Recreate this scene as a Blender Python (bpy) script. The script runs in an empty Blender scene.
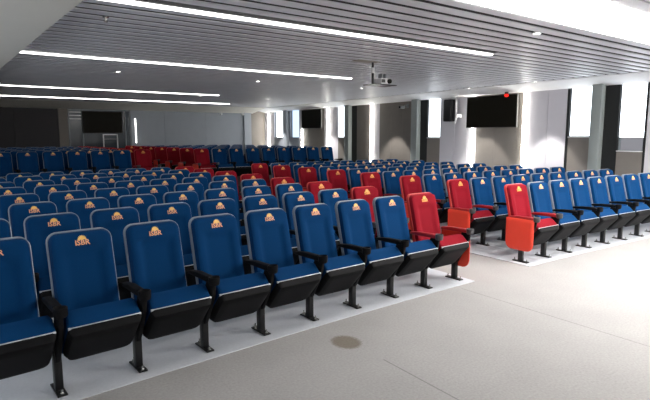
import bpy, bmesh, math, random
from mathutils import Vector, Matrix
random.seed(7)
scn = bpy.context.scene
col = scn.collection
PI = math.pi

# ------------------------------------------------------------------ materials
def new_mat(name):
    m = bpy.data.materials.new(name); m.use_nodes = True
    nt = m.node_tree; nt.nodes.clear()
    out = nt.nodes.new('ShaderNodeOutputMaterial')
    return m, nt, out

def pbr(name, color, rough=.5, metal=0., noise=0., scale=30., bump=0., sheen=0., coat=0., spec=.5):
    m, nt, out = new_mat(name)
    b = nt.nodes.new('ShaderNodeBsdfPrincipled')
    b.inputs['Roughness'].default_value = rough
    b.inputs['Metallic'].default_value = metal
    b.inputs['Specular IOR Level'].default_value = spec
    if sheen: b.inputs['Sheen Weight'].default_value = sheen
    if coat: b.inputs['Coat Weight'].default_value = coat
    tc = nt.nodes.new('ShaderNodeTexCoord')
    n = nt.nodes.new('ShaderNodeTexNoise'); n.inputs['Scale'].default_value = scale
    n.inputs['Detail'].default_value = 4
    nt.links.new(tc.outputs['Object'], n.inputs['Vector'])
    r = nt.nodes.new('ShaderNodeMapRange')
    r.inputs['To Min'].default_value = 1 - noise; r.inputs['To Max'].default_value = 1 + noise
    nt.links.new(n.outputs['Fac'], r.inputs['Value'])
    mx = nt.nodes.new('ShaderNodeVectorMath'); mx.operation = 'SCALE'
    mx.inputs[0].default_value = color
    nt.links.new(r.outputs['Result'], mx.inputs['Scale'])
    nt.links.new(mx.outputs['Vector'], b.inputs['Base Color'])
    if bump:
        bp = nt.nodes.new('ShaderNodeBump'); bp.inputs['Strength'].default_value = bump
        bp.inputs['Distance'].default_value = .004
        nt.links.new(n.outputs['Fac'], bp.inputs['Height'])
        nt.links.new(bp.outputs['Normal'], b.inputs['Normal'])
    nt.links.new(b.outputs['BSDF'], out.inputs['Surface'])
    return m

def emit(name, color, strength):
    m, nt, out = new_mat(name)
    e = nt.nodes.new('ShaderNodeEmission')
    e.inputs['Color'].default_value = (*color, 1); e.inputs['Strength'].default_value = strength
    nt.links.new(e.outputs['Emission'], out.inputs['Surface'])
    return m

M = {}
M['blue'] = pbr('blue_fabric', (.0008, .036, .122), .9, noise=.18, scale=260, bump=.25, spec=.12)
M['red'] = pbr('red_fabric', (.22, .005, .014), .9, noise=.15, scale=260, bump=.25, spec=.15)
M['shell_blue'] = pbr('slate_plastic', (.20, .235, .29), .28, noise=.03)
M['shell_red'] = pbr('red_plastic', (.55, .03, .025), .35, noise=.03)
M['panel_red'] = pbr('orange_red_panel', (.82, .060, .030), .45, noise=.04, scale=12)
M['arm_red'] = pbr('dark_red_armrest', (.36, .015, .02), .4, noise=.05)
M['black'] = pbr('black_plastic', (.007, .007, .008), .6, noise=.1, spec=.10)
M['steel_black'] = pbr('black_steel', (.012, .012, .013), .4, metal=.3, noise=.1)
M['silver'] = pbr('silver_trim', (.55, .57, .60), .35, metal=.3, noise=.03)
M['chrome'] = pbr('bolt_steel', (.5, .5, .48), .25, metal=.9)
M['gold'] = pbr('gold_print', (.95, .60, .17), .5, noise=.12, scale=200)
M['orange'] = pbr('orange_print', (.92, .44, .26), .5, noise=.08, scale=200)
M['gold_red'] = pbr('yellow_print', (.98, .42, .09), .5, noise=.12, scale=200)
M['slat'] = pbr('slat_metal', (.78, .79, .83), .45, noise=.10, scale=3)
M['void'] = pbr('ceiling_void', (.02, .02, .022), .9)
M['gypsum'] = pbr('white_gypsum', (.90, .90, .90), .8, noise=.03, scale=4)
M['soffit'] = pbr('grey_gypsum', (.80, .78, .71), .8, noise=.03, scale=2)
M['wall_dark'] = pbr('charcoal_panel', (.020, .018, .022), .6, noise=.1, scale=3)
M['wall_brown'] = pbr('brown_grey_panel', (.20, .18, .16), .6, noise=.08, scale=5)
M['wall_lilac'] = pbr('pale_lilac_panel', (.66, .64, .68), .6, noise=.04, scale=5)
M['wall_grey'] = pbr('blue_grey_panel', (.33, .36, .40), .55, noise=.06, scale=3)
M['wall_white'] = pbr('white_wall', (.70, .70, .70), .8, noise=.03, scale=3)
M['post'] = pbr('green_grey_post', (.28, .31, .30), .5, noise=.05, scale=5)
M['niche'] = pbr('black_niche', (.008, .009, .009), .6)
M['frame'] = pbr('window_frame_grey', (.20, .23, .25), .4, noise=.05)
M['screen'] = pbr('black_screen', (.012, .011, .008), .35, noise=.1, spec=.04)
M['bezel'] = pbr('screen_bezel', (.012, .012, .012), .4)
M['white_plastic'] = pbr('white_plastic', (.70, .70, .70), .4, noise=.03)
M['grey_plastic'] = pbr('grey_plastic', (.22, .23, .24), .4, noise=.05)
M['dark_grey'] = pbr('dark_grey_plastic', (.06, .06, .065), .4, noise=.05)
M['beige'] = pbr('beige_plate', (.38, .36, .30), .6)
M['pale_slab'] = pbr('pale_floor_slab', (.56, .58, .63), .9, noise=.10, scale=60, bump=.3)
M['step'] = pbr('dark_riser', (.05, .05, .055), .8)

LED = emit('led_strip', (1, .985, .95), 8)
LED_FRONT = emit('led_strip_front', (1, .975, .93), 11)
LED_STAGE = emit('led_strip_stage', (1, .975, .93), 130)
LED_REAR = emit('led_strip_rear', (1, .98, .94), 10)
LED_WALL = emit('led_wall_tube', (1, .97, .90), 44)
DOWN = emit('downlight_lens', (1, .98, .95), 25)
BLIND = emit('daylit_blind', (.88, .94, 1), 4.0)
BLIND_LOW = emit('daylit_lower_pane', (.62, .62, .68), .45)
GLASS_DAY = emit('daylit_pane_far', (.60, .76, .95), 1.5)
RED_GLOW = emit('red_glow', (1, .03, .02), 1.2)

def glass_mat():
    m, nt, out = new_mat('dark_glass')
    b = nt.nodes.new('ShaderNodeBsdfPrincipled')
    b.inputs['Base Color'].default_value = (.04, .055, .07, 1)
    b.inputs['Roughness'].default_value = .12
    b.inputs['Transmission Weight'].default_value = .0
    b.inputs['Specular IOR Level'].default_value = .2
    nt.links.new(b.outputs['BSDF'], out.inputs['Surface'])
    return m
M['glass'] = glass_mat()

def carpet_floor():
    m, nt, out = new_mat('grey_carpet')
    N = nt.nodes.new; L = nt.links.new
    b = N('ShaderNodeBsdfPrincipled'); b.inputs['Roughness'].default_value = .9
    b.inputs['Specular IOR Level'].default_value = .25
    tc = N('ShaderNodeTexCoord'); sep = N('ShaderNodeSeparateXYZ')
    L(tc.outputs['Object'], sep.inputs[0])
    n1 = N('ShaderNodeTexNoise'); n1.inputs['Scale'].default_value = 55; n1.inputs['Detail'].default_value = 6
    L(tc.outputs['Object'], n1.inputs['Vector'])
    n2 = N('ShaderNodeTexNoise'); n2.inputs['Scale'].default_value = 1.6; n2.inputs['Detail'].default_value = 3
    L(tc.outputs['Object'], n2.inputs['Vector'])
    def math_(op, a, bb=None, c=None):
        x = N('ShaderNodeMath'); x.operation = op
        for i, v in enumerate((a, bb, c)):
            if v is None: continue
            if isinstance(v, (int, float)): x.inputs[i].default_value = v
            else: L(v, x.inputs[i])
        return x.outputs[0]
    g1 = math_('MULTIPLY_ADD', n1.outputs['Fac'], .50, .75)
    g2 = math_('MULTIPLY_ADD', n2.outputs['Fac'], .22, .89)
    g = math_('MULTIPLY', g1, g2)
    # seams between the carpet widths
    for sx, sy in ((.05, -.58), (-1.93, -1.45)):
        d = math_('ABSOLUTE', math_('SUBTRACT', sep.outputs['X'], sx))
        s = math_('GREATER_THAN', d, .006)
        y = math_('GREATER_THAN', sep.outputs['Y'], sy)
        s = math_('MAXIMUM', s, y)
        g = math_('MULTIPLY', g, math_('MULTIPLY_ADD', s, .35, .65))
    # round stain
    dx = math_('DIVIDE', math_('SUBTRACT', sep.outputs['X'], -1.965), .125)
    dy = math_('DIVIDE', math_('SUBTRACT', sep.outputs['Y'], -1.01), .15)
    rr = math_('SQRT', math_('ADD', math_('MULTIPLY', dx, dx), math_('MULTIPLY', dy, dy)))
    mr = N('ShaderNodeMapRange'); mr.interpolation_type = 'SMOOTHSTEP'
    mr.inputs['From Min'].default_value = .75; mr.inputs['From Max'].default_value = 1.15
    L(math_('MULTIPLY_ADD', n1.outputs['Fac'], .3, math_('SUBTRACT', rr, .15)), mr.inputs['Value'])
    mixc = N('ShaderNodeMix'); mixc.data_type = 'RGBA'
    mixc.inputs['A'].default_value = (.20, .175, .145, 1); mixc.inputs['B'].default_value = (.37, .36, .355, 1)
    L(mr.outputs['Result'], mixc.inputs['Factor'])
    sc = N('ShaderNodeVectorMath'); sc.operation = 'SCALE'
    L(mixc.outputs['Result'], sc.inputs[0]); L(g, sc.inputs['Scale'])
    L(sc.outputs['Vector'], b.inputs['Base Color'])
    bp = N('ShaderNodeBump'); bp.inputs['Strength'].default_value = .35; bp.inputs['Distance'].default_value = .004
    L(n1.outputs['Fac'], bp.inputs['Height']); L(bp.outputs['Normal'], b.inputs['Normal'])
    L(b.outputs['BSDF'], out.inputs['Surface'])
    return m
M['carpet'] = carpet_floor()

# ------------------------------------------------------------------ mesh helpers
def link(name, bm, mats, parent=None, smooth=False, loc=None):
    bmesh.ops.recalc_face_normals(bm, faces=bm.faces[:])
    me = bpy.data.meshes.new(name); bm.to_mesh(me); bm.free()
    for m in (mats if isinstance(mats, (list, tuple)) else [mats]): me.materials.append(m)
    if smooth:
        for p in me.polygons: p.use_smooth = True
        me.set_sharp_from_angle(angle=math.radians(38))
    o = bpy.data.objects.new(name, me); col.objects.link(o)
    if parent: o.parent = parent
    if loc: o.location = loc
    return o

def box(bm, x0, x1, y0, y1, z0, z1, mi=0):
    vs = [bm.verts.new(v) for v in ((x0,y0,z0),(x1,y0,z0),(x1,y1,z0),(x0,y1,z0),(x0,y0,z1),(x1,y0,z1),(x1,y1,z1),(x0,y1,z1))]
    for f in ((0,3,2,1),(4,5,6,7),(0,1,5,4),(1,2,6,5),(2,3,7,6),(3,0,4,7)):
        bm.faces.new([vs[i] for i in f]).material_index = mi

def bbox(x0, x1, y0, y1, z0, z1, bev=0., seg=2):
    bm = bmesh.new(); box(bm, x0, x1, y0, y1, z0, z1)
    if bev: bmesh.ops.bevel(bm, geom=bm.edges[:], offset=bev, segments=seg, profile=.5, affect='EDGES')
    return bm

def prism(profile, x0, x1, bev=0., seg=2, axis='x', bm=None, mi=0):
    """profile of (y,z) points extruded along x  (axis 'y': (x,z) points along y)"""
    own = bm is None
    if own: bm = bmesh.new()
    mk = (lambda t, a, b: (t, a, b)) if axis == 'x' else (lambda t, a, b: (a, t, b))
    A = [bm.verts.new(mk(x0, a, b)) for a, b in profile]
    B = [bm.verts.new(mk(x1, a, b)) for a, b in profile]
    n = len(profile)
    fs = [bm.faces.new(A), bm.faces.new(B[::-1])]
    for i in range(n): fs.append(bm.faces.new((A[i], B[i], B[(i+1)%n], A[(i+1)%n])))
    for f in fs: f.material_index = mi
    if bev: bmesh.ops.bevel(bm, geom=bm.edges[:], offset=bev, segments=seg, profile=.5, affect='EDGES')
    return bm

def cyl(bm, c, r0, r1, h, n=20, axis='z', cap=True, mi=0):
    def pt(a, r, t):
        u, v = r*math.cos(a), r*math.sin(a)
        if axis == 'z': return (c[0]+u, c[1]+v, c[2]+t)
        if axis == 'y': return (c[0]+u, c[1]+t, c[2]+v)
        return (c[0]+t, c[1]+u, c[2]+v)
    A = [bm.verts.new(pt(2*PI*i/n, r0, 0)) for i in range(n)]
    B = [bm.verts.new(pt(2*PI*i/n, r1, h)) for i in range(n)]
    for i in range(n): bm.faces.new((A[i], A[(i+1)%n], B[(i+1)%n], B[i])).material_index = mi
    if cap:
        bm.faces.new(A[::-1]).material_index = mi; bm.faces.new(B).material_index = mi

def tube(bm, pts, r, n=8):
    pts = [Vector(p) for p in pts]; rings = []
    for i, p in enumerate(pts):
        d = (pts[min(i+1, len(pts)-1)] - pts[max(i-1, 0)]).normalized()
        u = d.orthogonal().normalized() if i == 0 else (u - d*u.dot(d)).normalized()
        w = d.cross(u)
        rings.append([bm.verts.new(p + r*(math.cos(2*PI*k/n)*u + math.sin(2*PI*k/n)*w)) for k in range(n)])
    for a, b in zip(rings, rings[1:]):
        for k in range(n): bm.faces.new((a[k], a[(k+1)%n], b[(k+1)%n], b[k]))
    bm.faces.new(rings[0][::-1]); bm.faces.new(rings[-1])

def pad(W, H, rads, T, fmap, nu=16, nv=20, edge=.03, shape=None, side=.35):
    """upholstered slab: rounded rectangle W x H (x, s), puffed by T; rads = corner radius (bottom, top);
    fmap(x, s, d) -> xyz, d the depth from the back face (0) to the front (T)"""
    bm = bmesh.new()
    def clamp(x, s):
        r = rads[1] if s > H/2 else rads[0]
        cx, cs = W/2 - r, (H - r if s > H/2 else r)
        ax = abs(x)
        if ax > cx and ((s > H/2 and s > cs) or (s <= H/2 and s < cs)):
            dx, ds = ax - cx, s - cs
            # map the square corner onto the quarter disc
            a, b_ = dx/r, abs(ds)/r
            k = max(a, b_)/max(math.hypot(a, b_), 1e-9)
            dx *= k; ds *= k
            e = r - math.hypot(dx, ds)
            return math.copysign(cx+dx, x), cs+ds, max(e, 0)
        return x, s, max(0, min(W/2-ax, s, H-s))
    # cosine-ish spacing so the rounded edge gets points
    def spread(i, n):
        t = i/n; return .5 - .5*math.cos(PI*t)*.45 - (.5-t)*.55
    F = {}; B = {}
    for i in range(nu+1):
        for j in range(nv+1):
            x, s, e = clamp((spread(i, nu)-.5)*W, spread(j, nv)*H)
            q = min(e/edge, 1); f = math.sqrt(max(0, 1-(1-q)**2))
            d = T*(side + (1-side)*f)
            if shape: d += shape(x, s)*f
            F[i, j] = bm.verts.new(fmap(x, s, d)); B[i, j] = bm.verts.new(fmap(x, s, 0))
    for i in range(nu):
        for j in range(nv):
            bm.faces.new((F[i,j], F[i+1,j], F[i+1,j+1], F[i,j+1]))
            bm.faces.new((B[i,j], B[i,j+1], B[i+1,j+1], B[i+1,j]))
    ring = [(i,0) for i in range(nu)] + [(nu,j) for j in range(nv)] + [(i,nv) for i in range(nu,0,-1)] + [(0,j) for j in range(nv,0,-1)]
    for a, b_ in zip(ring, ring[1:]+ring[:1]):
        bm.faces.new((F[a], B[a], B[b_], F[b_]))
    return bm

def empty(name, loc=(0,0,0), rz=0):
    o = bpy.data.objects.new(name, None); col.objects.link(o)
    o.location = loc; o.rotation_euler = (0, 0, rz); o.empty_display_size = .1
    return o

def tag(o, label, cat, group=None):
    o['label'] = label; o['category'] = cat
    if group: o['group'] = group
    return o

def struct(o):
    o['kind'] = 'structure'; return o

# ------------------------------------------------------------------ the room
XW, YB, ZC = 8.1, 19.0, 3.10
XL, YF = -7.0, -8.0
PLAT, PY = .34, 8.75

bm = bmesh.new()
box(bm, XL, XW+.3, YF, YB+.3, -.2, 0, 0)
box(bm, XL, XW+.3, PY-.32, YB+.3, 0, PLAT/2, 1)
box(bm, XL, XW+.3, PY, YB+.3, PLAT/2, PLAT, 1)
struct(link('floor', bm, [M['carpet'], M['step']]))

def row_curve(x): return .025*x - .008*x*x

# pale slab laid under each seating block, its front edge following the front row
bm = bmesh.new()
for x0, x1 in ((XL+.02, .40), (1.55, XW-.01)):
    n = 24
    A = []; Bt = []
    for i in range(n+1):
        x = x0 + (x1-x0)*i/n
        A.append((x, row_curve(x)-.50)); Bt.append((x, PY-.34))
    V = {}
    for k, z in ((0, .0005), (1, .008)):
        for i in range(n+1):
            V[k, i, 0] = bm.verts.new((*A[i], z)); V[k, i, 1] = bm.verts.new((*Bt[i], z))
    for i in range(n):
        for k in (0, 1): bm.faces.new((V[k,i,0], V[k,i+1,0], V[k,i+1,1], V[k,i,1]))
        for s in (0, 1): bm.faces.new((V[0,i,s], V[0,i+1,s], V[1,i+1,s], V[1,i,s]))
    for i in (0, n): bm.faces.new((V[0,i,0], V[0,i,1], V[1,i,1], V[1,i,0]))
struct(link('floor', bm, M['pale_slab']))

# slatted ceiling, one mesh: deck above, slats along X
STRIPS = [  # Y, x0, x1, width, material
    (1.16, -3.62, 2.75, .10, LED), (5.25, -3.90, 3.0, .085, LED), (11.6, -3.98, 2.4, .085, LED),
    (15.6, -3.98, 4.6, .10, LED_REAR), (-.92, -.6, 6.9, .25, LED_FRONT), (-1.20, -.6, 6.9, .25, LED_FRONT), (-1.48, -.6, 6.9, .25, LED_FRONT),
    (-3.3, .9, 6.9, .16, LED_STAGE), (-5.6, .9, 6.9, .16, LED_STAGE)]  # last strip is unseen, added to lift the bounce light
bm = bmesh.new()
box(bm, XL, XW+.3, YF, YB+.3, 3.30, 3.45, 1)
pitch, sw = .25, .145
box(bm, -4.6, 7.42, YF, 17.55, ZC+.014, ZC+.03, 1)
y = YF + .1
slat_ys = []
while y < 17.55:
    segs = [(-4.6, 7.33)] if y > -20 else []
    for (sy, sx0, sx1, w, m) in STRIPS:
        if abs(y - sy) < (w + sw)/2 + .004:
            ns = []
            for a, b in segs:
                if sx1 <= a or sx0 >= b: ns.append((a, b)); continue
                if sx0 > a: ns.append((a, sx0-.01))
                if sx1 < b: ns.append((sx1+.01, b))
            segs = ns
    for a, b in segs: box(bm, a, b, y-sw/2, y+sw/2, ZC, ZC+.014, 0)
    y += pitch
box(bm, -4.6, 7.33, -1.80, -1.62, ZC, ZC+.014, 0)
struct(link('ceiling', bm, [M['slat'], M['void']]))

# sloped white bulkheads along the right and back walls, low soffit on the left
bm = prism([(7.42, 3.095), (XW, 2.935), (XW, 3.30), (7.42, 3.30)], YF, YB, axis='y')
struct(link('trim_1', bm, M['gypsum']))
bm = prism([(17.62, 3.095), (YB, 2.88), (YB, 3.30), (17.62, 3.30)], XL, 7.40, axis='x')
struct(link('trim_2', bm, M['soffit']))
bm = bmesh.new()
poly = [(XL, YF), (-2.96, YF), (-3.60, .52), (-3.73, 2.41), (-3.96, 6.11), (-4.05, 17.6), (XL, 17.6)]
A = [bm.verts.new((x, y, 2.90)) for x, y in poly]; B = [bm.verts.new((x, y, 3.30)) for x, y in poly]
bm.faces.new(A); bm.faces.new(B[::-1])
for i in range(len(poly)): bm.faces.new((A[i], B[i], B[(i+1)%len(poly)], A[(i+1)%len(poly)]))
struct(link('trim_3', bm, M['soffit']))

# walls that close the room behind the camera; the left one holds added windows
FILL_WIN = [(-3.4, -1.9), (-.9, .6), (1.6, 3.1), (4.1, 5.6)]          # unseen windows added for light from the left
bm = bmesh.new()
ys = [YF] + [v for w in FILL_WIN for v in w] + [YB+.3]
for k in range(0, len(ys), 2): box(bm, XL-.2, XL, ys[k], ys[k+1], 0, 3.3)
for a, b in FILL_WIN:
    box(bm, XL-.2, XL, a, b, 0, 1.1); box(bm, XL-.2, XL, a, b, 2.6, 3.3)
struct(link('wall_left', bm, M['wall_white']))
bm = bmesh.new(); box(bm, XL, XW+.3, YF-.2, YF, 0, 3.3); struct(link('wall_front', bm, M['wall_white']))

# back wall: panels of four finishes
bm = bmesh.new()
mats = [M['wall_dark'], M['wall_grey'], M['wall_brown'], M['post']]
def bp(x0, x1, y, mi, z1=3.0): box(bm, x0+.004, x1-.004, y, YB+.3, PLAT, z1, mi)
box(bm, XL, XW+.3, YB+.1, YB+.3, PLAT, 3.0, 0)
for a, b in ((XL, -5.2), (-5.2, -3.0), (-3.0, -1.45)): bp(a, b, YB, 0)
bp(-1.45, -1.10, YB-.02, 2)
bp(-1.10, 1.40, YB+.08, 1)
for a, b in ((1.40, 2.9), (2.9, 4.9), (4.9, 6.88)): bp(a, b, YB, 1)
bp(6.88, 7.27, YB-.12, 1)
bp(7.27, XW, YB, 2)
struct(link('wall_back', bm, mats))

# right wall, thick, with window openings; front face at XW
WIN = [  # y0, y1, sill z, glow
    (.95, 1.52, 1.37), (2.17, 2.73, 1.70), (7.05, 7.61, 1.67), (12.02, 12.63, 1.66), (15.66, 16.46, 1.65), (17.12, 18.0, 1.65)]
bm = bmesh.new()
mats = [M['wall_lilac'], M['wall_brown'], M['niche'], M['wall_grey']]
ZT = 3.0
def wp(y0, y1, mi, z0=0, z1=ZT, x=XW): box(bm, x, XW+.3, y0+.003, y1-.003, z0, z1, mi)
box(bm, XW+.26, XW+.30, YF, YB, 0, ZT, 2)
for i in range(6): wp(YF + i*(.90-YF)/6, YF + (i+1)*(.90-YF)/6, 0)
wp(.90, .95, 2)
for (a, b, z) in WIN: wp(a, b, 1 if a < 14 else 3, 0, z)
wp(1.52, 2.17, 2); wp(2.73, 2.80, 2)
wp(2.80, 3.32, 0); wp(3.32, 4.06, 0)
wp(4.06, 4.95, 1); wp(4.95, 5.62, 1); wp(5.62, 5.95, 0)
wp(5.95, 6.45, 0); wp(6.45, 7.05, 0)
wp(7.61, 8.21, 2)
wp(8.21, 8.8, 1); wp(8.8, 9.4, 1); wp(9.4, 10.02, 1)
wp(10.02, 10.60, 0); wp(10.60, 11.38, 1); wp(11.38, 12.02, 2)
wp(12.63, 13.6, 0); wp(13.6, 15.3, 1); wp(15.3, 15.66, 0); wp(16.46, 17.12, 3); wp(18.0, YB, 0)
struct(link('wall_right', bm, mats))
n = 4
for (a, b) in ((1.86, 2.10), (7.93, 8.21), (11.70, 11.98)):
    struct(link('trim_%d' % n, bbox(7.92, XW+.02, a, b, 0, 2.97, .012), M['post'], smooth=True)); n += 1
struct(link('trim_%d' % n, bbox(7.98, XW+.02, 16.62, 16.96, 0, 2.97, .012), M['wall_grey'], smooth=True)); n += 1

for k, (a, b, z) in enumerate(WIN):
    far = a > 15
    w = empty('window_%d' % (k+1), (XW, (a+b)/2, z)); struct(w)
    h, hw = 2.98-z, (b-a)/2
    f = bmesh.new()
    t = .035
    for s in (-1, 1): box(f, .06, .16, s*hw - (t if s > 0 else 0), s*hw + (0 if s > 0 else t), 0, h)
    box(f, .06, .16, -hw, hw, 0, t); box(f, .06, .16, -hw, hw, h-t, h)
    if not far: box(f, .09, .15, -hw, hw, .20*h, .20*h+.02)
    link('window_frame', f, M['frame'], w)
    link('window_sill', bbox(-.03, .20, -hw+.002, hw-.002, -.002, .022, .006), M['frame'] if far else M['white_plastic'], w, True)
    if k == 0:
        link('roller_blind', bbox(.045, .052, -hw+.02, hw-.02, 1.705-z, h-.01), BLIND, w)
        link('bottom_bar', bbox(.038, .06, -hw+.02, hw-.02, 1.69-z, 1.71-z, .004), M['white_plastic'], w)
        link('glass_pane', bbox(.12, .126, -hw+t, hw-t, t, h-t), BLIND_LOW, w)
    elif far:
        link('glass_pane', bbox(.12, .126, -hw+t, hw-t, t, h-t), BLIND if k == 5 else GLASS_DAY, w)
    else:
        link('roller_blind', bbox(.045, .052, -hw+.02, hw-.02, .03, h-.01), BLIND, w)
        link('bottom_bar', bbox(.038, .06, -hw+.02, hw-.02, .022, .042, .004), M['white_plastic'], w)

for k, (a, b) in enumerate(FILL_WIN):  # added windows out of view, their blinds glow as side fill
    w = struct(empty('window_%d' % (len(WIN)+1+k), (XL, (a+b)/2, 1.1)))
    hw, h, t = (b-a)/2, 1.5, .04
    f = bmesh.new()
    for s_ in (-1, 1): box(f, -.16, -.04, min(s_*hw, s_*(hw-t)), max(s_*hw, s_*(hw-t)), 0, h)
    box(f, -.16, -.04, -hw, hw, 0, t); box(f, -.16, -.04, -hw, hw, h-t, h)
    link('window_frame', f, M['frame'], w)
    link('roller_blind', bbox(-.052, -.045, -hw+.02, hw-.02, .03, h-.01), BLIND, w)

# ------------------------------------------------------------------ lights
ORD = ['front', 'second', 'third', 'fourth', 'fifth', 'sixth', 'seventh', 'eighth', 'ninth', 'tenth']
strip_labels = ['long white ceiling light strip starting at the low soffit, nearest the projector',
    'second long white light strip behind the projector, running from the soffit',
    'third thin light strip further back, ending above the raised seats',
    'faint rearmost light strip close to the back bulkhead',
    'broad bright light strip at upper right, farthest back of the three set together',
    'broad bright light strip at upper right, middle of the three set together',
    'broad bright light strip at upper right, frontmost of the three set together',
    'bright ceiling light strip over the open floor in front of the seats',
    'unseen added ceiling light strip closest to the front wall']
for (sy, x0, x1, w, m), lb in zip(STRIPS, strip_labels):
    t = tag(empty('linear_ceiling_light', ((x0+x1)/2, sy, ZC)), lb, 'ceiling light', 'recessed light strips in the slat ceiling')
    hl = (x1-x0)/2
    f = bmesh.new()
    for s in (-1, 1): box(f, -hl, hl, s*w/2-.004, s*w/2+.004, 0, .0135)
    for s in (-1, 1): box(f, s*hl-.004, s*hl+.004, -w/2, w/2, 0, .0135)
    link('housing', f, M['white_plastic'], t)
    link('diffuser', bbox(-hl+.006, hl-.006, -w/2+.010, w/2-.010, -.020, .012, .008), m, t)

def downlight(x, y, z, lb, power=25, grp='round downlights'):
    t = tag(empty('downlight', (x, y, z)), lb, 'downlight', grp)
    f = bmesh.new(); n = 24
    prof = [(.062, 0), (.062, -.008), (.048, -.010), (.044, 0), (.044, .03)]
    rings = [[f.verts.new((r*math.cos(2*PI*i/n), r*math.sin(2*PI*i/n), zz)) for i in range(n)] for r, zz in prof]
    for a, b in zip(rings, rings[1:]):
        for i in range(n): f.faces.new((a[i], a[(i+1)%n], b[(i+1)%n], b[i]))
    link('trim_ring', f, M['white_plastic'], t, True)
    f = bmesh.new(); cyl(f, (0, 0, -.004), .043, .043, .006, 20)
    link('lens', f, DOWN, t)
    if power:
        ld = bpy.data.lights.new('downlight_beam', 'SPOT'); ld.energy = power; ld.spot_size = math.radians(65)
        ld.spot_blend = .25; ld.shadow_soft_size = .04; ld.color = (1, .97, .93)
        lo = bpy.data.objects.new('beam', ld); col.objects.link(lo); lo.parent = t; lo.location = (0, 0, -.02)
    return t
for x, y, lb in ((1.77, -.28, 'round downlight above the front row, beside the broad bright strips'),
                 (-1.83, 7.0, 'leftmost of the round downlights behind the second light strip'),
                 (1.45, 7.0, 'middle round downlight behind the second light strip'),
                 (4.75, 7.0, 'right round downlight behind the second strip, below the projector in view'),
                 (2.02, 12.25, 'left one of two far round downlights behind the third strip'),
                 (4.61, 12.25, 'right one of two far round downlights behind the third strip')):
    downlight(x, y, ZC-.001, lb, 30)
for y, lb in ((3.2, 'edge downlight washing the pale panel right of the big screen'),
              (5.26, 'edge downlight at the slat edge above the big screen'),
              (9.1, 'edge downlight above the arch of light on the brown panel'),
              (13.0, 'edge downlight near the far dark screen'),
              (17.0, 'edge downlight by the back corner')):
    downlight(7.27, y, ZC-.001, lb, 420, 'downlights along the slat edge by the window wall')

def wall_tube(y, z0, z1, lb):
    t = tag(empty('vertical_wall_light', (XW, y, z0)), lb, 'wall light', 'vertical light tubes on the window wall')
    h = z1-z0
    link('back_plate', bbox(-.012, 0, -.035, .035, 0, h), M['white_plastic'], t)
    f = bmesh.new(); cyl(f, (-.034, 0, .01), .020, .020, h-.02, 12)
    link('tube', f, LED_WALL, t, True)
wall_tube(4.00, .45, 2.92, 'tall vertical light tube right of the big dark screen')
wall_tube(5.74, .45, 2.92, 'vertical light tube passing behind the left edge of the big screen')
wall_tube(10.47, .45, 2.92, 'tall vertical light tube between the arch of light and a dark post')
wall_tube(13.32, .45, 2.92, 'vertical light tube just right of the far dark screen')
wall_tube(15.36, .45, 2.06, 'short vertical light tube left of the far dark screen')
wall_tube(18.55, .45, 2.90, 'vertical light tube nearest the back corner')

# ------------------------------------------------------------------ equipment
def wall_screen(y0, y1, z0, z1, tilt, lb):
    t = tag(empty('wall_screen', (XW, (y0+y1)/2, (z0+z1)/2)), lb, 'television')
    hw, hh = (y1-y0)/2, (z1-z0)/2
    link('wall_bracket', bbox(-.10, 0, -.2, .2, -.15, .15, .01), M['steel_black'], t)
    c = link('cabinet', bbox(-.17, -.10, -hw, hw, -hh, hh, .012), M['bezel'], t, True)
    s = link('screen', bbox(-.174, -.168, -hw+.018, hw-.018, -hh+.022, hh-.018), M['screen'], c)
    return t
wall_screen(4.13, 5.86, 1.98, 2.90, 0, 'large dark wall screen with a red glow, between two light tubes')
wall_screen(13.62, 15.18, 2.08, 2.90, 0, 'smaller far dark wall screen beside the paired windows')
t = tag(empty('red_glow_dome', (7.88, 4.45, 2.925)), 'small added red glow at the top of the large wall screen', 'glow')  # glowing dome added for the red glow on the screen
f = bmesh.new(); cyl(f, (0, 0, -.02), .05, .05, .05, 18); link('glow_base', f, M['bezel'], t, True)
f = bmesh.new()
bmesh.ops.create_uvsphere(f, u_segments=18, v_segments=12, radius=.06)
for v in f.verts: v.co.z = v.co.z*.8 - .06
link('lens', f, RED_GLOW, t, True)

t = tag(empty('wall_speaker', (XW, 6.48, 2.53)), 'black wall speaker on a pale bracket left of the big screen', 'speaker')
link('cabinet', bbox(-.34, -.10, -.16, .16, -.34, .34, .03, 3), M['black'], t, True)
link('grille', bbox(-.348, -.338, -.14, .14, -.31, .31, .004), M['bezel'], t, True)
f = bmesh.new()
tube(f, [(-.20, -.10, .36), (-.20, -.20, .36), (-.20, -.235, .32), (-.20, -.24, .1), (-.20, -.24, -.2), (-.20, -.235, -.33), (-.20, -.20, -.37), (-.20, -.10, -.37)], .028)
link('bracket', f, M['white_plastic'], t, True)
link('wall_mount', bbox(-.24, 0, -.30, -.235, -.22, -.12, .008), M['white_plastic'], t, True)

t = tag(empty('security_camera', (XW, 8.55, 2.78)), 'small camera on a bracket high on the brown arch panel', 'camera')
link('wall_plate', bbox(-.02, .004, -.06, .06, -.07, .07, .004), M['grey_plastic'], t, True)
f = bmesh.new(); tube(f, [(-.01, 0, 0), (-.12, 0, .02), (-.2, .02, -.02)], .014); link('arm', f, M['grey_plastic'], t, True)
f = bmesh.new(); cyl(f, (-.36, .03, -.05), .05, .05, .22, 16, axis='x'); link('camera_body', f, M['grey_plastic'], t, True)
f = bmesh.new(); cyl(f, (-.372, .03, -.05), .036, .036, .014, 16, axis='x'); link('lens', f, M['screen'], t, True)

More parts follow.
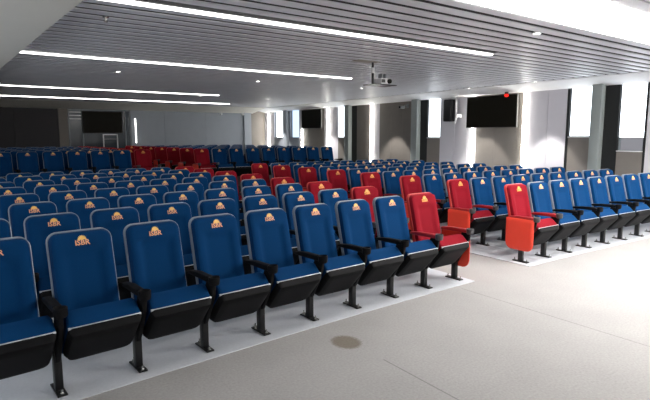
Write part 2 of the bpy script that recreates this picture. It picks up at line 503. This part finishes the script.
# projector on its ceiling mount
t = tag(empty('projector_mount', (1.70, 2.96, ZC)), 'dark ceiling pole with a tray carrying the projector', 'projector mount')
link('ceiling_plate', bbox(-.42, .10, -.11, .11, -.006, .004, .002), M['beige'], t)
f = bmesh.new(); cyl(f, (0, 0, -.40), .024, .024, .396, 14); link('pole', f, M['steel_black'], t, True)
f = bmesh.new(); cyl(f, (0, 0, -.20), .030, .030, .10, 14); link('collar', f, M['white_plastic'], t, True)
link('tray', bbox(-.10, .46, -.16, .16, -.415, -.40, .004), M['steel_black'], t)
t = tag(empty('projector', (1.90, 2.96, ZC-.40)), 'small pale projector sitting on the ceiling mount tray', 'projector')
link('body', bbox(-.10, .17, -.12, .12, .0, .115, .018, 3), M['white_plastic'], t, True)
f = bmesh.new(); cyl(f, (.10, -.15, .06), .042, .046, .035, 18, axis='y'); link('lens', f, M['screen'], t, True)
f = bmesh.new()
for x in (-.02, .06): box(f, x, x+.03, -.05, .05, .115, .20)
link('vent_fins', f, M['grey_plastic'], t)
link('side_grille', bbox(-.085, .0, -.125, -.119, .03, .09), M['bezel'], t)

t = tag(empty('sprinkler_head', (-3.11, 1.99, ZC)), 'tiny sprinkler head in the slats near the soffit', 'sprinkler')
f = bmesh.new(); cyl(f, (0, 0, -.006), .035, .035, .008, 16); link('flange', f, M['chrome'], t, True)
f = bmesh.new(); cyl(f, (0, 0, -.05), .010, .014, .045, 12); cyl(f, (0, 0, -.056), .022, .022, .006, 12); link('nozzle', f, M['chrome'], t, True)

for x, lb in ((5.55, 'small white spotlight under the back bulkhead, left of two'), (6.70, 'small white spotlight under the back bulkhead, right of two')):
    t = tag(empty('spotlight', (x, 18.7, 2.93)), lb, 'spotlight', 'spotlights by the back wall')
    f = bmesh.new(); cyl(f, (0, 0, -.08), .016, .016, .10, 10); link('stem', f, M['white_plastic'], t, True)
    f = bmesh.new(); cyl(f, (0, -.10, -.12), .052, .045, .17, 16, axis='y'); link('head', f, M['white_plastic'], t, True)

# glazed corner on the back wall: screen, glass door with bars for reflected lights, white frame, bright post
t = tag(empty('glass_partition', (.15, YB, PLAT)), 'dark glass partition with thin metal posts on the back wall', 'partition')
link('glass_pane', bbox(-1.20, 1.20, .03, .04, 0, 2.5), M['glass'], t)
for x in (-1.22, -.70, 1.02, 1.22): link('post', bbox(x-.02, x+.02, 0, .06, 0, 2.52, .004), M['frame'], t)
for z in (2.12, 2.26, 2.40): link('crossbar', bbox(-1.18, -.72, .0, .03, z, z+.03), M['silver'], t)  # pale bars stand in for ceiling lights reflected in the glass
t = tag(empty('wall_screen', (.235, YB-.02, 2.345)), 'black screen on the dark glass partition of the back wall', 'television')
c = link('cabinet', bbox(-.80, .80, -.06, .0, -.46, .46, .01), M['bezel'], t, True)
link('screen', bbox(-.78, .78, -.064, -.058, -.44, .44), M['screen'], c)
t = tag(empty('easel_stand', (.45, YB-.35, PLAT)), 'pale metal stand below the screen on the back wall', 'stand')
for x in (-.28, .28): link('leg', bbox(x-.02, x+.02, -.02, .02, 0, 1.50, .004), M['silver'], t)
link('crossbar', bbox(-.28, .28, -.015, .015, 1.46, 1.50, .004), M['silver'], t)
link('shelf', bbox(-.26, .26, -.12, .12, 1.28, 1.30, .004), M['grey_plastic'], t)
t = tag(empty('vertical_wall_light', (1.60, YB, 1.45)), 'slim white vertical light on the grey back wall beside the partition', 'wall light')
link('back_plate', bbox(-.03, .03, -.015, 0, 0, 1.08), M['white_plastic'], t)
link('tube', bbox(-.012, .012, -.035, -.015, .01, 1.07, .004), LED_REAR, t)

# ------------------------------------------------------------------ the seats
TH = math.radians(14); ct, st = math.cos(TH), math.sin(TH)
HB = .658
def back_map(x, s, d):
    # s up the back, d towards the sitter; front of the pad passes through y=0 at the emblem
    y0 = (s-.610)*st + .05 + .35*(abs(x)**2.4)*-.6
    return (x, y0*1.0 - d*ct, .40 + s*ct - d*st*.0 + d*st*.4)
def back_shape(x, s):
    a = max(0, min(1, (abs(x)-.105)/.045)); b = max(0, min(1, (s-.485)/.045)); c = max(0, min(1, (.12-s)/.04))
    return .020*max(a*a*(3-2*a), b*b*(3-2*b), c) - .008
a50 = math.radians(48); ca, sa = math.cos(a50), math.sin(a50)
NY, NZ = -.505, .505
def seat_map(x, a, b):       # a from the nose down towards the hinge, b out of the seat face
    return (x, NY + a*ca + b*sa, NZ - a*sa + b*ca)

def emblem_mesh(mats):
    bm = bmesh.new()
    # half sun with rays
    pts = []
    n = 9
    for i in range(n*2+1):
        a = PI*i/(n*2); r = .034 if i % 2 else .026
        pts.append((-r*math.cos(a), r*math.sin(a)*1.05))
    A = [bm.verts.new((x, 0, z+.002)) for x, z in pts]; B = [bm.verts.new((x, -.003, z+.002)) for x, z in pts]
    bm.faces.new(A); bm.faces.new(B[::-1])
    for i in range(len(pts)): bm.faces.new((A[i], B[i], B[(i+1)%len(pts)], A[(i+1)%len(pts)]))
    cu = bpy.data.curves.new('lettering', 'FONT'); cu.body = 'ISBR'; cu.size = .054; cu.extrude = .0015
    cu.align_x = 'CENTER'; cu.resolution_u = 2; cu.offset = .0012; cu.space_character = 1.02
    ob = bpy.data.objects.new('lettering', cu); col.objects.link(ob)
    dg = bpy.context.evaluated_depsgraph_get()
    me = bpy.data.meshes.new_from_object(ob.evaluated_get(dg))
    nf = len(bm.faces)
    me.transform(Matrix.Translation((0, -.002, -.036)) @ Matrix.Rotation(PI/2, 4, 'X'))
    bm.from_mesh(me)
    bm.faces.ensure_lookup_table()
    for f in bm.faces[nf:]: f.material_index = 1
    bpy.data.objects.remove(ob); bpy.data.meshes.remove(me); bpy.data.curves.remove(cu)
    return bm

def add_arm(t, side, red):
    x = side*.275
    am = M['arm_red'] if red else M['black']
    a = link('armrest', prism([(-.07, .622), (-.07, .592), (-.40, .600), (-.455, .600), (-.46, .632), (-.41, .646), (-.22, .638)], x-.03, x+.03, .011, 3), am, t, True)
    f = bmesh.new(); n = 20
    prof = [(.0, .588), (.036, .588), (.043, .60), (.045, .652), (.040, .655), (.036, .650), (.034, .605), (.0, .602)]
    rings = [[f.verts.new((x + r*math.cos(2*PI*i/n), -.495 + r*math.sin(2*PI*i/n), z)) for i in range(n)] for r, z in prof[1:-1]]
    for p, q in zip(rings, rings[1:]):
        for i in range(n): f.faces.new((p[i], p[(i+1)%n], q[(i+1)%n], q[i]))
    f.faces.new(rings[0][::-1]); f.faces.new(rings[-1])
    link('cup_holder', f, M['dark_grey'] if red else M['black'], a, True)
    link('arm_support', prism([(-.50, .594), (-.38, .60), (-.36, .52), (-.27, .37), (-.24, .22), (-.33, .22), (-.41, .36), (-.485, .50)], x-.016, x+.016, .006), M['black'], t, True)
    lg = link('leg', bbox(x-.026, x+.026, -.315, -.25, .012, .30, .006), M['steel_black'], t, True)
    link('foot_plate', bbox(x-.032, x+.032, -.395, -.165, 0, .013, .003), M['steel_black'], lg)
    for y in (-.375, -.185):
        f = bmesh.new(); cyl(f, (x, y, .013), .014, .014, .010, 6); cyl(f, (x, y, .023), .007, .006, .022, 8)
        link('bolt', f, M['chrome'], lg)

def make_seat(red, arms, panel=0):
    t = empty('auditorium_seat')
    fab = M['red'] if red else M['blue']; sh = M['shell_red'] if red else M['shell_blue']
    b = link('backrest', pad(.438, HB, (.05, .065), .05, back_map, 20, 26, .035, back_shape), fab, t, True)
    e = link('emblem', emblem_mesh(None), [M['gold_red'], M['gold_red']] if red else [M['gold'], M['orange']], b)
    e.location = (0, -.0165, .984); e.rotation_euler = (-TH, 0, 0)
    def shell_map(x, s, d):
        p = back_map(x, s-.004, 0); return (p[0], p[1] + .028 - d, p[2])
    link('back_shell', pad(.453, HB+.012, (.06, .075), .046, shell_map, 16, 20, .012, None, .75), sh, t, True)
    c = link('seat_cushion', pad(.485, .35, (.03, .03), .145, lambda x, s, d: seat_map(x, .35-s, d), 14, 12, .030, None, .72), fab, t, True)
    link('front_trim', prism([(NY-.007, NZ-.011), (NY+.004, NZ-.020), (NY+.012, NZ), (NY-.005, NZ)], -.238, .238, .002), M['silver'], c, True)
    link('seat_pan', pad(.478, .38, (.08, .02), .066, lambda x, s, d: seat_map(x, .38-s, -.004-d), 14, 12, .06, None, .25), M['black'], t, True)
    for s in arms: add_arm(t, s, red)
    if panel:
        x0 = panel*.305
        link('side_panel', pad(.43, .445, (.10, .025), .026, lambda x, s, d: (x0 + panel*(d-.008), -.26 + x, .165 + s), 12, 12, .02, None, .4), M['panel_red'], t, True)
    return t

PROTO = {('blue', 'L'): make_seat(False, (-1,)), ('blue', 'R'): make_seat(False, (1,)),
         ('red', 'L'): make_seat(True, (-1, 1), 1), ('red', 'R'): make_seat(True, (-1, 1), -1)}
kids = {}
for o in list(col.objects):
    if o.parent: kids.setdefault(o.parent, []).append(o)
used = set()
def place(kind, loc, rz, label, group):
    src = PROTO[kind]
    if kind not in used:
        used.add(kind); r = src
    else:
        r = src.copy(); col.objects.link(r)
        for ch in kids[src]:
            c = ch.copy(); col.objects.link(c); c.parent = r
            for g in kids.get(ch, ()):
                d = g.copy(); col.objects.link(d); d.parent = c
    r.location = loc; r.rotation_euler = (0, 0, rz)
    tag(r, label, 'seat', group)

S = .55
NTH = ['at the aisle', 'second from the aisle', 'third from the aisle', 'fourth from the aisle', 'fifth from the aisle',
       'sixth from the aisle', 'seventh from the aisle', 'eighth from the aisle', 'ninth from the aisle']
CAM = (-4.475, -4.26, 1.758); YAW = .614
def in_frame(x, y):
    # right-hand edge of the seat against the left border of the view
    dx, dy = x+.30-CAM[0], y-CAM[1]
    fx = math.sin(YAW)*dx + math.cos(YAW)*dy; rx = math.cos(YAW)*dx - math.sin(YAW)*dy
    return rx/fx > -325/500.
def put_row(r, y0, xl, xr, z, rname, section, left_n=9, right_n=9):
    for blk, n in (('L', left_n), ('R', right_n)):
        for i in range(n):
            x = (-i*S + xl) if blk == 'L' else (xr + i*S)
            xc = x - xl
            y = y0 + row_curve(xc)
            if not in_frame(x, y): continue
            ang = math.atan(.025 - .016*xc)
            kind = 'red' if i == 0 else 'blue'
            side = 'left' if blk == 'L' else 'right'
            lb = '%s padded seat in the %s of the %s block, %s' % (kind, rname, side, NTH[i])
            place((kind, blk), (x, y, z), ang, lb, '%s seats in the %s %s block' % (kind, side, section))
for r in range(8):
    put_row(r, 1.011*r, -.063*r, 1.959 - .063*r, .008, ORD[r] + ' row', 'front')
for k in range(7):
    put_row(k, 9.87 + 1.011*k, -.62 - .075*k, 1.07 - .075*k, PLAT, ('front' if k == 0 else ORD[k]) + ' raised row', 'rear')

# ------------------------------------------------------------------ world, camera
w = bpy.data.worlds.new('sky'); scn.world = w; w.use_nodes = True
w.node_tree.nodes['Background'].inputs[0].default_value = (.75, .85, 1, 1)
w.node_tree.nodes['Background'].inputs[1].default_value = .5

cd = bpy.data.cameras.new('camera'); co = bpy.data.objects.new('camera', cd); col.objects.link(co)
cd.sensor_fit = 'HORIZONTAL'; cd.sensor_width = 36; cd.lens = 500/650*36; cd.clip_end = 100; cd.clip_start = .05
yaw, pit, rol = -.614, .128, -.002
f = Vector((-math.sin(yaw)*math.cos(pit), math.cos(yaw)*math.cos(pit), -math.sin(pit)))
rt = f.cross(Vector((0, 0, 1))).normalized(); up = rt.cross(f)
c, s = math.cos(rol), math.sin(rol)
R0, U0 = c*rt + s*up, -s*rt + c*up
co.matrix_world = Matrix(((R0.x, U0.x, -f.x, CAM[0]), (R0.y, U0.y, -f.y, CAM[1]), (R0.z, U0.z, -f.z, CAM[2]), (0, 0, 0, 1)))
scn.camera = co
scn.view_settings.view_transform = 'Standard'; scn.view_settings.look = 'None'
scn.view_settings.exposure = 0; scn.view_settings.gamma = 1; scn.view_settings.use_curve_mapping = False
scn.cycles.use_denoising = True
scn.cycles.max_bounces = 8; scn.cycles.diffuse_bounces = 5; scn.cycles.sample_clamp_indirect = 6
